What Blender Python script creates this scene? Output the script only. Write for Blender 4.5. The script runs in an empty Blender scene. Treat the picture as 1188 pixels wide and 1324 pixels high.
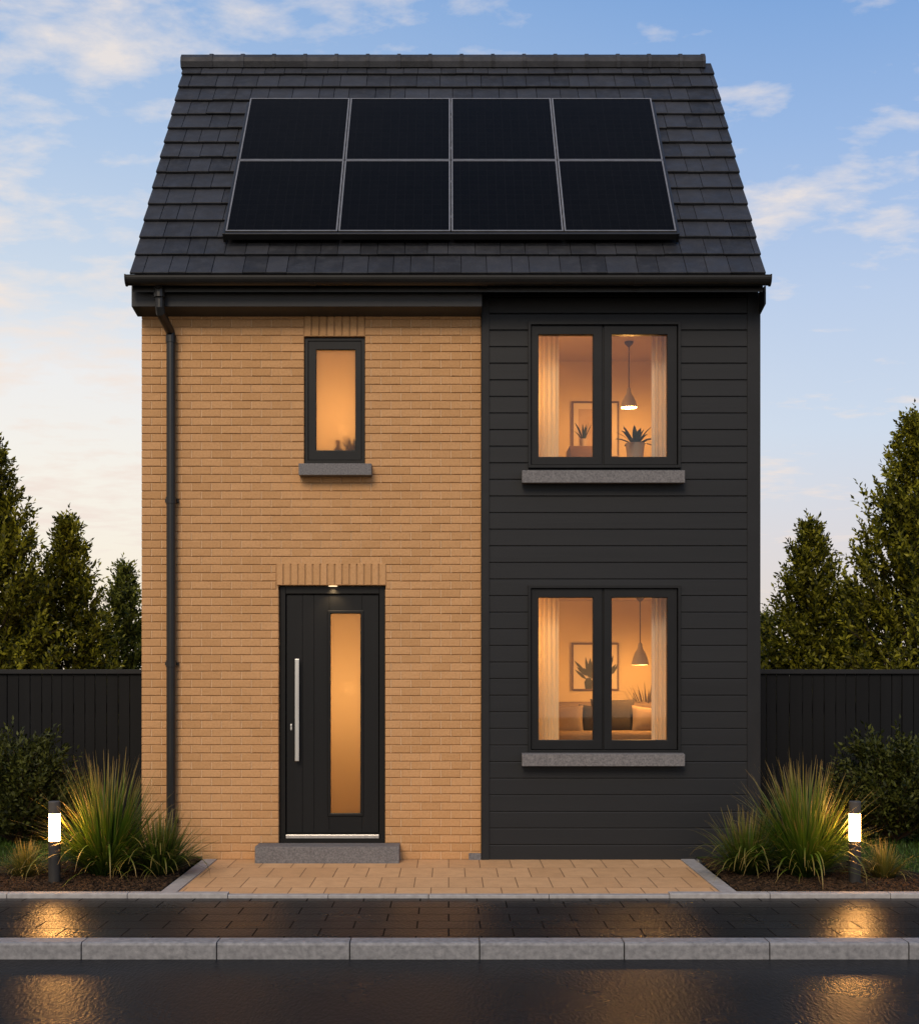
import bpy, math, random
import numpy as np
from mathutils import Vector, Matrix, Euler

random.seed(7)
rng = np.random.default_rng(11)
SC = bpy.context.scene
COL = SC.collection
R = math.radians

# ------------------------------------------------------------------ camera model
F, CX, CY, EYE, D0 = 1740.0, 580.0, 867.0, 1.69, 12.0
def wx(px, d=D0): return (px - CX) * d / F
def wz(py, d=D0): return EYE + (CY - py) * d / F

# ------------------------------------------------------------------ mesh helpers
class MB:
    def __init__(s): s.v = []; s.f = []; s.uv = None
    def add(s, vs, fs):
        n = len(s.v); s.v.extend([tuple(p) for p in vs]); s.f.extend([tuple(i + n for i in f) for f in fs])
    def box(s, x0, x1, y0, y1, z0, z1):
        s.add([(x0,y0,z0),(x1,y0,z0),(x1,y1,z0),(x0,y1,z0),(x0,y0,z1),(x1,y0,z1),(x1,y1,z1),(x0,y1,z1)],
              [(0,3,2,1),(4,5,6,7),(0,1,5,4),(1,2,6,5),(2,3,7,6),(3,0,4,7)])
    def cbox(s, x0, x1, y0, y1, z0, z1, c, j=None):
        """box whose front (-y) edges are chamfered by c"""
        q = j or (lambda: 0.0)
        s.add([(x0+c+q(),y0+q(),z0+c+q()),(x1-c+q(),y0+q(),z0+c+q()),(x1-c+q(),y0+q(),z1-c+q()),(x0+c+q(),y0+q(),z1-c+q()),
               (x0,y0+c,z0),(x1,y0+c,z0),(x1,y0+c,z1),(x0,y0+c,z1),
               (x0,y1,z0),(x1,y1,z0),(x1,y1,z1),(x0,y1,z1)],
              [(0,1,2,3),(4,5,1,0),(5,6,2,1),(6,7,3,2),(7,4,0,3),
               (8,9,5,4),(9,10,6,5),(10,11,7,6),(11,8,4,7),(8,11,10,9)])
    def obox(s, M, sx, sy, sz):
        p = [M @ Vector((a*sx/2, b*sy/2, c*sz/2)) for c in (-1,1) for a, b in ((-1,-1),(1,-1),(1,1),(-1,1))]
        s.add(p, [(0,3,2,1),(4,5,6,7),(0,1,5,4),(1,2,6,5),(2,3,7,6),(3,0,4,7)])
    def ring(s, x0, x1, z0, z1, w, y0, y1):
        """rectangular frame in the xz plane, width w (or (l,r,b,t)), from y0 (front) to y1"""
        l, r, b, t = (w,)*4 if not isinstance(w, tuple) else w
        o = [(x0,z0),(x1,z0),(x1,z1),(x0,z1)]; i = [(x0+l,z0+b),(x1-r,z0+b),(x1-r,z1-t),(x0+l,z1-t)]
        vs = [(x,y0,z) for x,z in o]+[(x,y0,z) for x,z in i]+[(x,y1,z) for x,z in o]+[(x,y1,z) for x,z in i]
        fs = []
        for k in range(4):
            n = (k+1) % 4
            fs += [(k,n,4+n,4+k),(8+k,12+k,12+n,8+n),(k,8+k,8+n,n),(4+k,4+n,12+n,12+k)]
        s.add(vs, fs)
    def prism(s, prof, x0, x1):
        """closed profile of (y,z) extruded along x"""
        n = len(prof)
        s.add([(x0,y,z) for y,z in prof]+[(x1,y,z) for y,z in prof],
              [tuple(range(n)), tuple(range(2*n-1, n-1, -1))]+[(k,n+k,n+(k+1)%n,(k+1)%n) for k in range(n)])
    def lathe(s, prof, n=28, c=(0,0,0), cap=True):
        """profile of (r,z) turned about z"""
        m = len(prof); vs = []; fs = []
        for r, z in prof:
            for k in range(n):
                a = 2*math.pi*k/n; vs.append((c[0]+r*math.cos(a), c[1]+r*math.sin(a), c[2]+z))
        for i in range(m-1):
            for k in range(n):
                fs.append((i*n+k, i*n+(k+1)%n, (i+1)*n+(k+1)%n, (i+1)*n+k))
        if cap:
            fs.append(tuple(range(n-1,-1,-1))); fs.append(tuple((m-1)*n+k for k in range(n)))
        s.add(vs, fs)
    def tube(s, pts, rad, n=8, cap=True):
        pts = [Vector(p) for p in pts]; m = len(pts)
        rad = [rad]*m if not hasattr(rad, '__len__') else rad
        vs = []; fs = []
        for i, p in enumerate(pts):
            t = (pts[min(i+1,m-1)] - pts[max(i-1,0)]).normalized()
            a = t.cross(Vector((0,1,0)) if abs(t.y) < .9 else Vector((1,0,0))).normalized(); b = t.cross(a)
            for k in range(n):
                w = 2*math.pi*k/n; vs.append(p + (a*math.cos(w)+b*math.sin(w))*rad[i])
        for i in range(m-1):
            for k in range(n): fs.append((i*n+k, i*n+(k+1)%n, (i+1)*n+(k+1)%n, (i+1)*n+k))
        if cap: fs += [tuple(range(n-1,-1,-1)), tuple((m-1)*n+k for k in range(n))]
        s.add(vs, fs)
    def holed(s, x0, x1, z0, z1, holes, y0, y1):
        """wall slab with rectangular holes (hx0,hx1,hz0,hz1)"""
        xs = sorted({x0,x1,*[min(max(h[i],x0),x1) for h in holes for i in (0,1)]})
        zs = sorted({z0,z1,*[min(max(h[i],z0),z1) for h in holes for i in (2,3)]})
        def solid(i,k):
            if i<0 or k<0 or i>=len(xs)-1 or k>=len(zs)-1: return False
            cx=(xs[i]+xs[i+1])/2; cz=(zs[k]+zs[k+1])/2
            return not any(h[0]<cx<h[1] and h[2]<cz<h[3] for h in holes)
        for i in range(len(xs)-1):
            for k in range(len(zs)-1):
                if not solid(i,k): continue
                a,b,c,d = xs[i],xs[i+1],zs[k],zs[k+1]
                s.add([(a,y0,c),(b,y0,c),(b,y0,d),(a,y0,d)],[(0,1,2,3)])
                s.add([(a,y1,c),(b,y1,c),(b,y1,d),(a,y1,d)],[(3,2,1,0)])
                if not solid(i-1,k): s.add([(a,y0,c),(a,y0,d),(a,y1,d),(a,y1,c)],[(0,1,2,3)])
                if not solid(i+1,k): s.add([(b,y0,c),(b,y0,d),(b,y1,d),(b,y1,c)],[(3,2,1,0)])
                if not solid(i,k-1): s.add([(a,y0,c),(b,y0,c),(b,y1,c),(a,y1,c)],[(3,2,1,0)])
                if not solid(i,k+1): s.add([(a,y0,d),(b,y0,d),(b,y1,d),(a,y1,d)],[(0,1,2,3)])
    def build(s, name, m, parent=None, smooth=False, bevel=0, loc=None):
        me = bpy.data.meshes.new(name); me.from_pydata(s.v, [], s.f); me.update()
        return link(name, me, m, parent, smooth, bevel, loc)

def link(name, me, m, parent=None, smooth=False, bevel=0, loc=None):
    o = bpy.data.objects.new(name, me); COL.objects.link(o)
    me.materials.append(m)
    if parent: o.parent = parent
    if loc: o.location = loc
    if smooth: me.polygons.foreach_set('use_smooth', [True]*len(me.polygons))
    if bevel:
        b = o.modifiers.new('Bevel','BEVEL'); b.width = bevel; b.segments = 2; b.limit_method = 'ANGLE'; b.angle_limit = R(40)
    return o
def tag(o, label, cat, group=None, kind=None):
    if label: o['label'] = label
    if cat: o['category'] = cat
    if group: o['group'] = group
    if kind: o['kind'] = kind
    return o
def thing(name, label, cat, loc=(0,0,0), rot=(0,0,0), group=None):
    o = bpy.data.objects.new(name, None); COL.objects.link(o); o.empty_display_size = .1
    o.location = loc; o.rotation_euler = rot
    return tag(o, label, cat, group)
def struct(name, mb, m, **k): return tag(mb.build(name, m, **k), None, None, kind='structure')
def dup(root, loc, label, rotz=None):
    r = root.copy(); COL.objects.link(r); r.location = loc; r['label'] = label
    if rotz is not None: r.rotation_euler.z = rotz
    for ch in list(root.children):
        c = ch.copy(); COL.objects.link(c); c.parent = r
        for g in list(ch.children):
            d = g.copy(); COL.objects.link(d); d.parent = c
    return r

# ------------------------------------------------------------------ materials
class NT:
    def __init__(s, name):
        s.m = bpy.data.materials.new(name); s.m.use_nodes = True
        s.t = s.m.node_tree; s.t.nodes.clear()
        s.out = s.n('ShaderNodeOutputMaterial'); s.co = None
    def n(s, typ, ins=None, **k):
        x = s.t.nodes.new(typ)
        for a, b in k.items(): setattr(x, a, b)
        for a, b in (ins or {}).items(): s.set(x.inputs[a], b)
        return x
    def set(s, sock, v):
        if isinstance(v, bpy.types.NodeSocket): s.t.links.new(v, sock)
        elif hasattr(v, 'outputs'): s.t.links.new(v.outputs[0], sock)
        else:
            if isinstance(v, tuple) and len(v) == 3 and sock.type == 'RGBA': v = v + (1,)
            sock.default_value = v
    def obj(s):
        if s.co is None: s.co = s.n('ShaderNodeTexCoord').outputs['Object']
        return s.co
    def noise(s, scale, detail=4, rough=.55, vec=None, stretch=None):
        v = vec or s.obj()
        if stretch: v = s.n('ShaderNodeMapping', {'Vector': v, 'Scale': stretch}).outputs[0]
        return s.n('ShaderNodeTexNoise', {'Vector': v, 'Scale': scale, 'Detail': detail, 'Roughness': rough}).outputs[0]
    def ramp(s, fac, a, b, ca=(0,0,0), cb=(1,1,1)):
        r = s.n('ShaderNodeValToRGB', {'Fac': fac}); e = r.color_ramp.elements
        e[0].position = a; e[1].position = b; e[0].color = (*ca,1); e[1].color = (*cb,1)
        return r.outputs[0]
    def mix(s, fac, a, b, mode='MIX'):
        x = s.n('ShaderNodeMix', data_type='RGBA', blend_type=mode)
        s.set(x.inputs[0], fac); s.set(x.inputs[6], a); s.set(x.inputs[7], b)
        return x.outputs[2]
    def math(s, op, a, b=0.0):
        x = s.n('ShaderNodeMath', operation=op); s.set(x.inputs[0], a); s.set(x.inputs[1], b); return x.outputs[0]
    def island(s): return s.n('ShaderNodeNewGeometry').outputs['Random Per Island']
    def bump(s, h, strength=.3, dist=.01, normal=None):
        x = s.n('ShaderNodeBump', {'Height': h, 'Strength': strength, 'Distance': dist})
        if normal: s.set(x.inputs['Normal'], normal)
        return x.outputs[0]
    def pbr(s, col, rough=.5, spec=.5, normal=None, metal=0.0, **k):
        p = s.n('ShaderNodeBsdfPrincipled')
        s.set(p.inputs['Base Color'], col); s.set(p.inputs['Roughness'], rough)
        s.set(p.inputs['Specular IOR Level'], spec); s.set(p.inputs['Metallic'], metal)
        for a, b in k.items(): s.set(p.inputs[a.replace('_',' ')], b)
        if normal: s.set(p.inputs['Normal'], normal)
        return p
    def fin(s, sh): s.set(s.out.inputs[0], sh); return s.m

def plain(name, a, b, rough=.5, spec=.5, ns=6, bs=0, bd=.002, metal=0.0, stretch=None, bstr=.4, bdet=3):
    n = NT(name)
    c = n.mix(n.ramp(n.noise(ns, 5, .6, stretch=stretch), .3, .7), a, b)
    nm = n.bump(n.noise(bs, bdet, stretch=stretch), bstr, bd) if bs else None
    return n.fin(n.pbr(c, rough, spec, nm, metal))

def m_brick():
    n = NT('buff_brick')
    r = n.island()
    c = n.ramp(r, 0, 1, (.46,.26,.118), (.535,.31,.149))
    c = n.mix(n.math('MULTIPLY', n.ramp(n.noise(55, 5, .7), .42, .72), .55), c, (.33,.17,.066))
    c = n.mix(n.math('MULTIPLY', n.ramp(n.noise(1.3, 4, .6), .4, .75), .25), c, (.57,.335,.165))
    b = n.noise(160, 4, .7); b2 = n.noise(28, 3)
    nm = n.bump(b, .5, .004, n.bump(b2, .35, .006))
    return n.fin(n.pbr(c, .9, .15, nm))
def m_wall_brick():
    n = NT('side_brick')
    v = n.n('ShaderNodeMapping', {'Vector': n.obj(), 'Rotation': (R(90),0,R(90))}).outputs[0]
    t = n.n('ShaderNodeTexBrick', {'Vector': v, 'Color1': (.45,.24,.09,1), 'Color2': (.54,.3,.125,1), 'Mortar': (.5,.38,.24,1), 'Scale': 1.0,
        'Mortar Size': .005, 'Brick Width': .228, 'Row Height': .0731})
    return n.fin(n.pbr(t.outputs[0], .9, .15))
def m_slate():
    n = NT('slate_tile')
    c = n.ramp(n.island(), 0, 1, (.014,.0155,.0195), (.030,.033,.041))
    c = n.mix(n.math('MULTIPLY', n.ramp(n.noise(9, 6, .7), .45, .7), .5), c, (.046,.049,.057))
    nm = n.bump(n.noise(22, 6, .7, stretch=(1,1,.6)), .5, .006)
    return n.fin(n.pbr(c, n.ramp(n.noise(7), .3, .7, (.45,)*3, (.7,)*3), .25, nm))
def m_leaf(name, dark, light, tip=None, trans=.38):
    n = NT(name)
    r = n.island()
    c = n.ramp(n.math('POWER', r, 1.1), .05, .95, dark, light)
    c = n.mix(n.math('MULTIPLY', n.ramp(n.noise(2.2, 3), .4, .65), .45), c, tuple(x*.55 for x in dark))
    p = n.pbr(c, .5, .25)
    t = n.n('ShaderNodeBsdfTranslucent', {'Color': c})
    return n.fin(n.n('ShaderNodeMixShader', {0: trans, 1: p, 2: t}))
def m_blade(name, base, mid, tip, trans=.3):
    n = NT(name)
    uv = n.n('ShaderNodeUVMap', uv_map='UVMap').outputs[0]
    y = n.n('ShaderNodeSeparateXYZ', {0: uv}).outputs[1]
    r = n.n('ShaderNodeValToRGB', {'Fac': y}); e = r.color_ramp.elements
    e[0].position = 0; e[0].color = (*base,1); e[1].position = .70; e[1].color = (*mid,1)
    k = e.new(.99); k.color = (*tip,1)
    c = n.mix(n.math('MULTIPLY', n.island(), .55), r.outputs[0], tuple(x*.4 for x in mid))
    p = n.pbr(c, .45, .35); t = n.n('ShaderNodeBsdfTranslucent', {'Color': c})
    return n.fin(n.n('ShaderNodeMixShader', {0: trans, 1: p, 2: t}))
def m_glass():
    n = NT('window_glass')
    fr = n.n('ShaderNodeFresnel', {'IOR': 1.45})
    t = n.n('ShaderNodeBsdfTransparent', {'Color': (.96,.97,.96,1)}); g = n.n('ShaderNodeBsdfGlossy', {'Roughness': .015})
    return n.fin(n.n('ShaderNodeMixShader', {0: fr.outputs[0], 1: t, 2: g}))
def m_frost():
    n = NT('frosted_glass')
    t = n.n('ShaderNodeBsdfTranslucent', {'Color': (.85,.84,.8,1)}); g = n.n('ShaderNodeBsdfGlossy', {'Roughness': .25})
    tr = n.n('ShaderNodeBsdfRefraction', {'Roughness': .42, 'IOR': 1.05, 'Color': (.9,.9,.88,1)})
    a = n.n('ShaderNodeMixShader', {0: .05, 1: t, 2: tr})
    return n.fin(n.n('ShaderNodeMixShader', {0: .04, 1: a, 2: g}))
def m_emit(name, col, st):
    n = NT(name); return n.fin(n.n('ShaderNodeEmission', {'Color': (*col,1), 'Strength': st}))
def m_road():
    n = NT('wet_asphalt')
    c = n.mix(n.ramp(n.noise(75, 4, .75), .35, .7), (.007,.0077,.009), (.028,.030,.034))
    c = n.mix(n.ramp(n.noise(.9, 4), .35, .7), c, (.015,.0155,.017))
    h = n.noise(55, 3, .6, stretch=(1,.3,1)); nm = n.bump(h, 1.0, .0045)
    return n.fin(n.pbr(c, n.ramp(n.noise(1.1, 4, .6), .3, .7, (.25,)*3, (.31,)*3), .02, nm))
def m_paver(name, c1, c2, mort, bw, rh, rough, bumps, wet=False, rot=0):
    n = NT(name)
    v = n.n('ShaderNodeMapping', {'Vector': n.obj(), 'Rotation': (0,0,R(rot))}).outputs[0]
    ins = {'Vector': v, 'Scale': 1.0, 'Mortar Size': .0055 if wet else .004, 'Mortar Smooth': .1, 'Brick Width': bw, 'Row Height': rh, 'Bias': 0.0}
    t = n.n('ShaderNodeTexBrick', {**ins, 'Color1': (*c1,1), 'Color2': (*c2,1), 'Mortar': (*mort,1)}, offset=.5)
    c = n.mix(n.math('MULTIPLY', n.ramp(n.noise(7, 5, .65), .4, .7), .35), t.outputs[0], tuple(x*.6 for x in c1))
    c = n.mix(n.math('MULTIPLY', n.ramp(n.noise(90, 4, .7), .45, .7), .3), c, tuple(x*1.25 for x in c2))
    nm = n.bump(n.math('SUBTRACT', 1.0, t.outputs['Fac']), .8, .006, n.bump(n.noise(58, 3, .6, stretch=(1,.3,1)) if wet else n.noise(120, 4, .65), bumps, .006 if wet else .007))
    if not wet: return n.fin(n.pbr(c, rough, .2, nm))
    return n.fin(n.pbr(c, n.mix(t.outputs['Fac'], n.ramp(n.noise(2.2, 4), .3, .7, (.26,)*3, (.32,)*3), (.6,.6,.6)), n.math('MULTIPLY', n.math('SUBTRACT', 1.0, n.math('MULTIPLY', t.outputs['Fac'], .75)), .055), nm))
def m_panel():
    n = NT('solar_cells')
    t = n.n('ShaderNodeTexBrick', {'Vector': n.obj(), 'Color1': (.0017,.0017,.0020,1), 'Color2': (.0023,.0023,.0027,1), 'Mortar': (.0065,.0066,.0075,1), 'Scale': 1.0,
        'Mortar Size': .0012, 'Brick Width': .082, 'Row Height': .082}, offset=0)
    s = n.n('ShaderNodeTexBrick', {'Vector': n.obj(), 'Color1': (1,1,1,1), 'Color2': (1,1,1,1), 'Mortar': (1.5,1.5,1.6,1), 'Scale': 1.0,
        'Mortar Size': .0007, 'Brick Width': 5.0, 'Row Height': .0164}, offset=0)
    c = n.mix(1.0, t.outputs[0], s.outputs[0], 'MULTIPLY')
    return n.fin(n.pbr(c, .25, .035))

M = {}
M['brick'] = m_brick(); M['side_brick'] = m_wall_brick()
M['mortar'] = plain('shaded_bed_mortar', (.31,.185,.09), (.43,.27,.14), .95, .1, 12, 200, .003)  # browner than the perpends: shadow in the bed joints is put into the colour
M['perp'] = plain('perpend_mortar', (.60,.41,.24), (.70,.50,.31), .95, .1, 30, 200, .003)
M['slate'] = m_slate()
M['clad'] = plain('charcoal_cladding', (.0145,.0159,.0181), (.018,.0196,.0222), .48, .2, 3, 22, .0012, stretch=(.06,1,1.6), bstr=.5)
M['trim'] = plain('charcoal_trim', (.0145,.0156,.0176), (.0178,.0191,.0214), .5, .18, 5)
M['fascia'] = plain('fascia_board', (.032,.0335,.0365), (.038,.040,.043), .5, .25, 5)
M['gutter'] = plain('gutter_metal', (.009,.009,.009), (.013,.013,.013), .35, .4, 6)
M['frame'] = plain('window_frame', (.009,.0097,.0108), (.0118,.0126,.0139), .42, .2, 5)
M['door'] = plain('door_paint', (.0075,.0079,.0086), (.0095,.010,.0108), .4, .2, 4, 60, .0006, stretch=(3,1,.15))
M['black'] = plain('black_plastic', (.0045,.0045,.0045), (.006,.006,.006), .4, .25, 5)
M['glass'] = m_glass(); M['frost'] = m_frost()
M['granite'] = plain('grey_granite', (.085,.083,.088), (.20,.195,.20), .75, .3, 75, 90, .003)
M['steel'] = plain('brushed_steel', (.55,.54,.52), (.7,.69,.67), .32, .5, 40, metal=.9, stretch=(1,1,.05))
M['alu'] = plain('panel_frame_metal', (.2,.195,.19), (.27,.265,.26), .45, .5, 10, metal=.6)
M['panel'] = m_panel()
M['room'] = plain('room_paint', (.60,.47,.29), (.64,.51,.33), .9, .1, 2)
M['roomceil'] = plain('room_ceiling_paint', (.55,.43,.28), (.58,.46,.31), .9, .1, 2)
M['roomfloor'] = plain('room_floorboards', (.25,.14,.07), (.34,.2,.1), .5, .3, 5, stretch=(.3,3,1))
M['road'] = m_road()
M['pave'] = m_paver('wet_pavers', (.011,.012,.014), (.017,.018,.0205), (.006,.006,.006), .42, .26, .3, .8, True)
M['drive'] = m_paver('tan_pavers', (.51,.305,.152), (.59,.365,.19), (.16,.09,.045), .27, .52, .75, .35, False, 0)
M['kerb'] = plain('concrete_kerb', (.135,.138,.146), (.26,.262,.27), .6, .3, 26, 120, .004, bdet=5)
M['edge'] = plain('pale_edging', (.26,.25,.245), (.38,.37,.36), .6, .3, 18, 120, .003, bdet=5)
M['soil'] = plain('dark_soil', (.010,.007,.005), (.028,.018,.012), .95, .1, 40, 60, .02)
M['chip'] = None
def m_chip():
    n = NT('bark_chip')
    return n.fin(n.pbr(n.ramp(n.island(), 0, 1, (.010,.0065,.004), (.062,.036,.019)), .85, .15))
M['chip'] = m_chip()
M['lawn'] = plain('lawn_ground', (.015,.026,.006), (.028,.045,.01), .9, .1, 8)
M['ground'] = plain('earth_ground', (.03,.035,.018), (.05,.052,.03), .95, .1, .6)
M['fence'] = plain('fence_paint', (.0060,.0066,.0076), (.0090,.0098,.011), .6, .12, 3, 25, .001, stretch=(1.5,1,.08))
M['bark'] = plain('bark', (.035,.025,.017), (.07,.05,.035), .9, .15, 14, 40, .006, stretch=(1,1,.3))
M['leaf_a'] = m_leaf('tree_leaf', (.014,.022,.004), (.40,.38,.030))
M['leaf_b'] = m_leaf('far_tree_leaf', (.02,.032,.008), (.32,.34,.055))
M['leaf_c'] = m_leaf('shrub_leaf', (.012,.019,.004), (.10,.115,.02), trans=.25)
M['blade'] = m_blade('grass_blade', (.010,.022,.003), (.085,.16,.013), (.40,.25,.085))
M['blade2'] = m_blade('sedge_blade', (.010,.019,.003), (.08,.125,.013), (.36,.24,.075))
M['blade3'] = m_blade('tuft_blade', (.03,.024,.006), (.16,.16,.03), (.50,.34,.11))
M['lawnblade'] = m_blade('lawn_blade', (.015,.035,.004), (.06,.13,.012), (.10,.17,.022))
M['lampglow'] = m_emit('lamp_diffuser', (1,.46,.12), 85)
M['bulb'] = m_emit('bulb_glow', (1,.72,.4), 14)
M['downlight'] = m_emit('downlight_glow', (1,.75,.45), 2)
M['post'] = plain('bollard_metal', (.022,.021,.02), (.032,.03,.028), .42, .4, 8)
M['cap'] = plain('bollard_cap_metal', (.05,.045,.04), (.07,.062,.055), .4, .4, 8)
M['shade'] = plain('lamp_shade_paint', (.42,.38,.33), (.47,.43,.38), .5, .3, 4)
M['cord'] = plain('lamp_cord', (.10,.06,.035), (.13,.08,.05), .6, .2, 4)
def m_curtain(name, c, tr):
    n = NT(name)
    d = n.n('ShaderNodeBsdfDiffuse', {'Color': (*c,1)}); t = n.n('ShaderNodeBsdfTranslucent', {'Color': (*c,1)})
    a = n.n('ShaderNodeMixShader', {0: .5, 1: d, 2: t})
    return n.fin(n.n('ShaderNodeMixShader', {0: tr, 1: a, 2: n.n('ShaderNodeBsdfTransparent')}))
M['sheer'] = m_curtain('sheer_curtain', (.90,.80,.60), .14)
M['drape'] = m_curtain('drape_curtain', (.88,.80,.68), .0)
M['sofa'] = plain('sofa_fabric', (.20,.14,.09), (.25,.175,.115), .95, .1, 60, 150, .003)
M['cush'] = plain('tan_cushion', (.22,.155,.10), (.26,.185,.12), .95, .1, 60, 150, .003)
M['dcush'] = plain('dark_cushion', (.045,.036,.028), (.06,.048,.037), .95, .1, 60, 150, .003)
M['wood'] = plain('dark_wood', (.10,.055,.03), (.16,.09,.05), .5, .3, 8, stretch=(.3,3,3))
M['canvas'] = plain('picture_paper', (.60,.50,.38), (.64,.54,.42), .9, .1, 3)
M['mat'] = plain('picture_print', (.42,.30,.2), (.5,.37,.26), .9, .1, 5)
M['ink'] = plain('picture_ink', (.06,.06,.045), (.10,.095,.07), .9, .1, 6)
M['ceramic'] = plain('pot_ceramic', (.26,.2,.15), (.32,.25,.19), .6, .3, 5)
M['darkleaf'] = m_leaf('house_plant_leaf', (.014,.02,.012), (.03,.04,.022), trans=.15)
M['dryleaf'] = m_leaf('dried_stem', (.10,.075,.04), (.17,.12,.06), trans=.2)

# ------------------------------------------------------------------ ground, road, pavement
def sheet(x0,x1,y0,y1,z):
    b = MB(); b.add([(x0,y0,z),(x1,y0,z),(x1,y1,z),(x0,y1,z)],[(0,1,2,3)]); return b
KY = -3.65           # front face of kerb
EY = -1.95           # garden edging front
b = MB()
# the ground: one sheet with a step down to the road's level
b.add([(-150,-40,-.13),(150,-40,-.13),(150,KY+.06,-.13),(-150,KY+.06,-.13)],[(0,1,2,3)])
b.add([(-150,KY+.1,-.06),(150,KY+.1,-.06),(150,260,-.06),(-150,260,-.06)],[(0,1,2,3)])
b.add([(-150,KY+.06,-.13),(150,KY+.06,-.13),(150,KY+.1,-.06),(-150,KY+.1,-.06)],[(0,1,2,3)])
struct('ground', b, M['ground'])
struct('road', sheet(-40,40,-12,KY+.03,-.105), M['road'])
struct('pavement', sheet(-40,40,KY+.13,EY+.01,-.014), M['pave'])
# kerb stones
b = MB(); jx = [wx(p, D0+KY) for p in (-70,105,280,452,620,807,995,1175,1350)]
pitch = .9; k = jx[0]
xs = [jx[0]-pitch*i for i in range(30,0,-1)] + jx + [jx[-1]+pitch*i for i in range(1,31)]
for a, c in zip(xs[:-1], xs[1:]):
    g = .004; jit = random.uniform(-.0015,.0015); r = .018
    prof = [(KY+jit,-.12),(KY+jit,-r),(KY+jit+r*.3,-r*.3),(KY+jit+r,0),(KY+.15,0.0),(KY+.15,-.12)]
    b.prism(prof, a+g, c-g)
struct('kerb', b, M['kerb'])
# pale edging stones along the gardens and round the drive
b = MB(); x = -9.0
while x < 9:
    L = random.choice((.9,.9,.75))
    if not (x > -2.2 and x + L < 2.2):
        b.prism([(EY,-.05),(EY,.016),(EY+.008,.022),(EY+.095,.022),(EY+.095,-.05)], x+.003, x+L-.003)
    else:
        b.prism([(EY,-.05),(EY,.006),(EY+.006,.010),(EY+.075,.010),(EY+.075,-.05)], x+.003, x+L-.003)
    x += L
for sx in (-1,1):
    y = EY+.10
    while y < -.06:
        y2 = min(y+.62,-.045)
        xa, xb = sorted((sx*2.18, sx*2.06)); b.box(xa, xb, y+.003, y2-.003, -.05, .014); y = y2
b.box(2.2,2.76,-.11,-.035,-.05,.014)
struct('garden_edging', b, M['edge'])
struct('driveway', sheet(-2.058,2.058,EY+.078,.02,.004), M['drive'])
# lawns and planting beds
def bed_edge(x, s):   # back edge of the bed (y) for distance x from the axis
    if s < 0: return -.2 - max(0, x-3.05)*.6
    return -.2 - max(0, x-3.2)*.55 - max(0, x-3.62)*2.2
for s in (-1, 1):
    bs, bl = MB(), MB(); N = 40
    x0, x1 = 2.2, 4.9
    for i in range(N):
        xa = x0+(x1-x0)*i/N; xb = x0+(x1-x0)*(i+1)/N
        ya = max(EY+.11, bed_edge(xa,s)); yb = max(EY+.11, bed_edge(xb,s))
        bs.add([(s*xa,EY+.09,.0),(s*xb,EY+.09,.0),(s*xb,yb,.035),(s*xa,ya,.035)],[(0,1,2,3)])
        bl.add([(s*xa,ya,.03),(s*xb,yb,.03),(s*xb,2.0,.03),(s*xa,2.0,.03)],[(0,1,2,3)])
    bl.add([(s*x1,EY+.09,.03),(s*10,EY+.09,.03),(s*10,2.0,.03),(s*x1,2.0,.03)],[(0,1,2,3)])
    struct('flower_bed', bs, M['soil']); struct('lawn', bl, M['lawn'])

def fast_mesh(name, V, tri, m, uv=None, smooth=False):
    me = bpy.data.meshes.new(name); k = tri.shape[1]
    me.vertices.add(len(V)); me.vertices.foreach_set('co', V.astype(np.float32).ravel())
    me.loops.add(tri.size); me.loops.foreach_set('vertex_index', tri.astype(np.int32).ravel())
    me.polygons.add(len(tri)); me.polygons.foreach_set('loop_start', np.arange(0, tri.size, k, dtype=np.int32))
    me.update(calc_edges=True)
    if uv is not None:
        l = me.uv_layers.new(name='UVMap'); l.data.foreach_set('uv', uv[tri.ravel()].astype(np.float32).ravel())
    me.validate()
    return me

# bark mulch chips and lawn blades
def mulch(s):
    n = 5200; P = []
    while len(P) < n:
        x = random.uniform(2.2, 4.9); y = random.uniform(EY+.1, .1)
        if y < bed_edge(x, s): P.append((s*x, y, .003+.03*(y-EY)/1.5))
    P = np.array(P); V = []; T = []
    a = rng.uniform(0, 6.28, n); L = rng.uniform(.008,.026,n); W = rng.uniform(.004,.010,n); H = rng.uniform(.002,.012,n)
    ux = np.stack([np.cos(a), np.sin(a), rng.uniform(-.4,.4,n)],1); uy = np.stack([-np.sin(a), np.cos(a), rng.uniform(-.4,.4,n)],1)
    P[:,2] += H
    c = [P-ux*L[:,None]-uy*W[:,None], P+ux*L[:,None]-uy*W[:,None]*.6, P+ux*L[:,None]*.9+uy*W[:,None], P-ux*L[:,None]*.8+uy*W[:,None]*.8]
    V = np.stack(c,1); B = V.copy(); B[:,:,2] -= .012
    V = np.concatenate([V,B],1).reshape(-1,3); o = np.arange(n)[:,None]*8
    q = np.concatenate([o+np.array([f]) for f in ((0,1,2,3),(0,4,5,1),(1,5,6,2),(2,6,7,3),(3,7,4,0))],0)
    o = link('bark_mulch', fast_mesh('bark_mulch', V, q, None), M['chip'])
    tag(o, 'dark brown bark mulch covering the %s planting bed' % ('left' if s < 0 else 'right'), 'mulch', kind='stuff')
for s in (-1,1): mulch(s)
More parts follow.
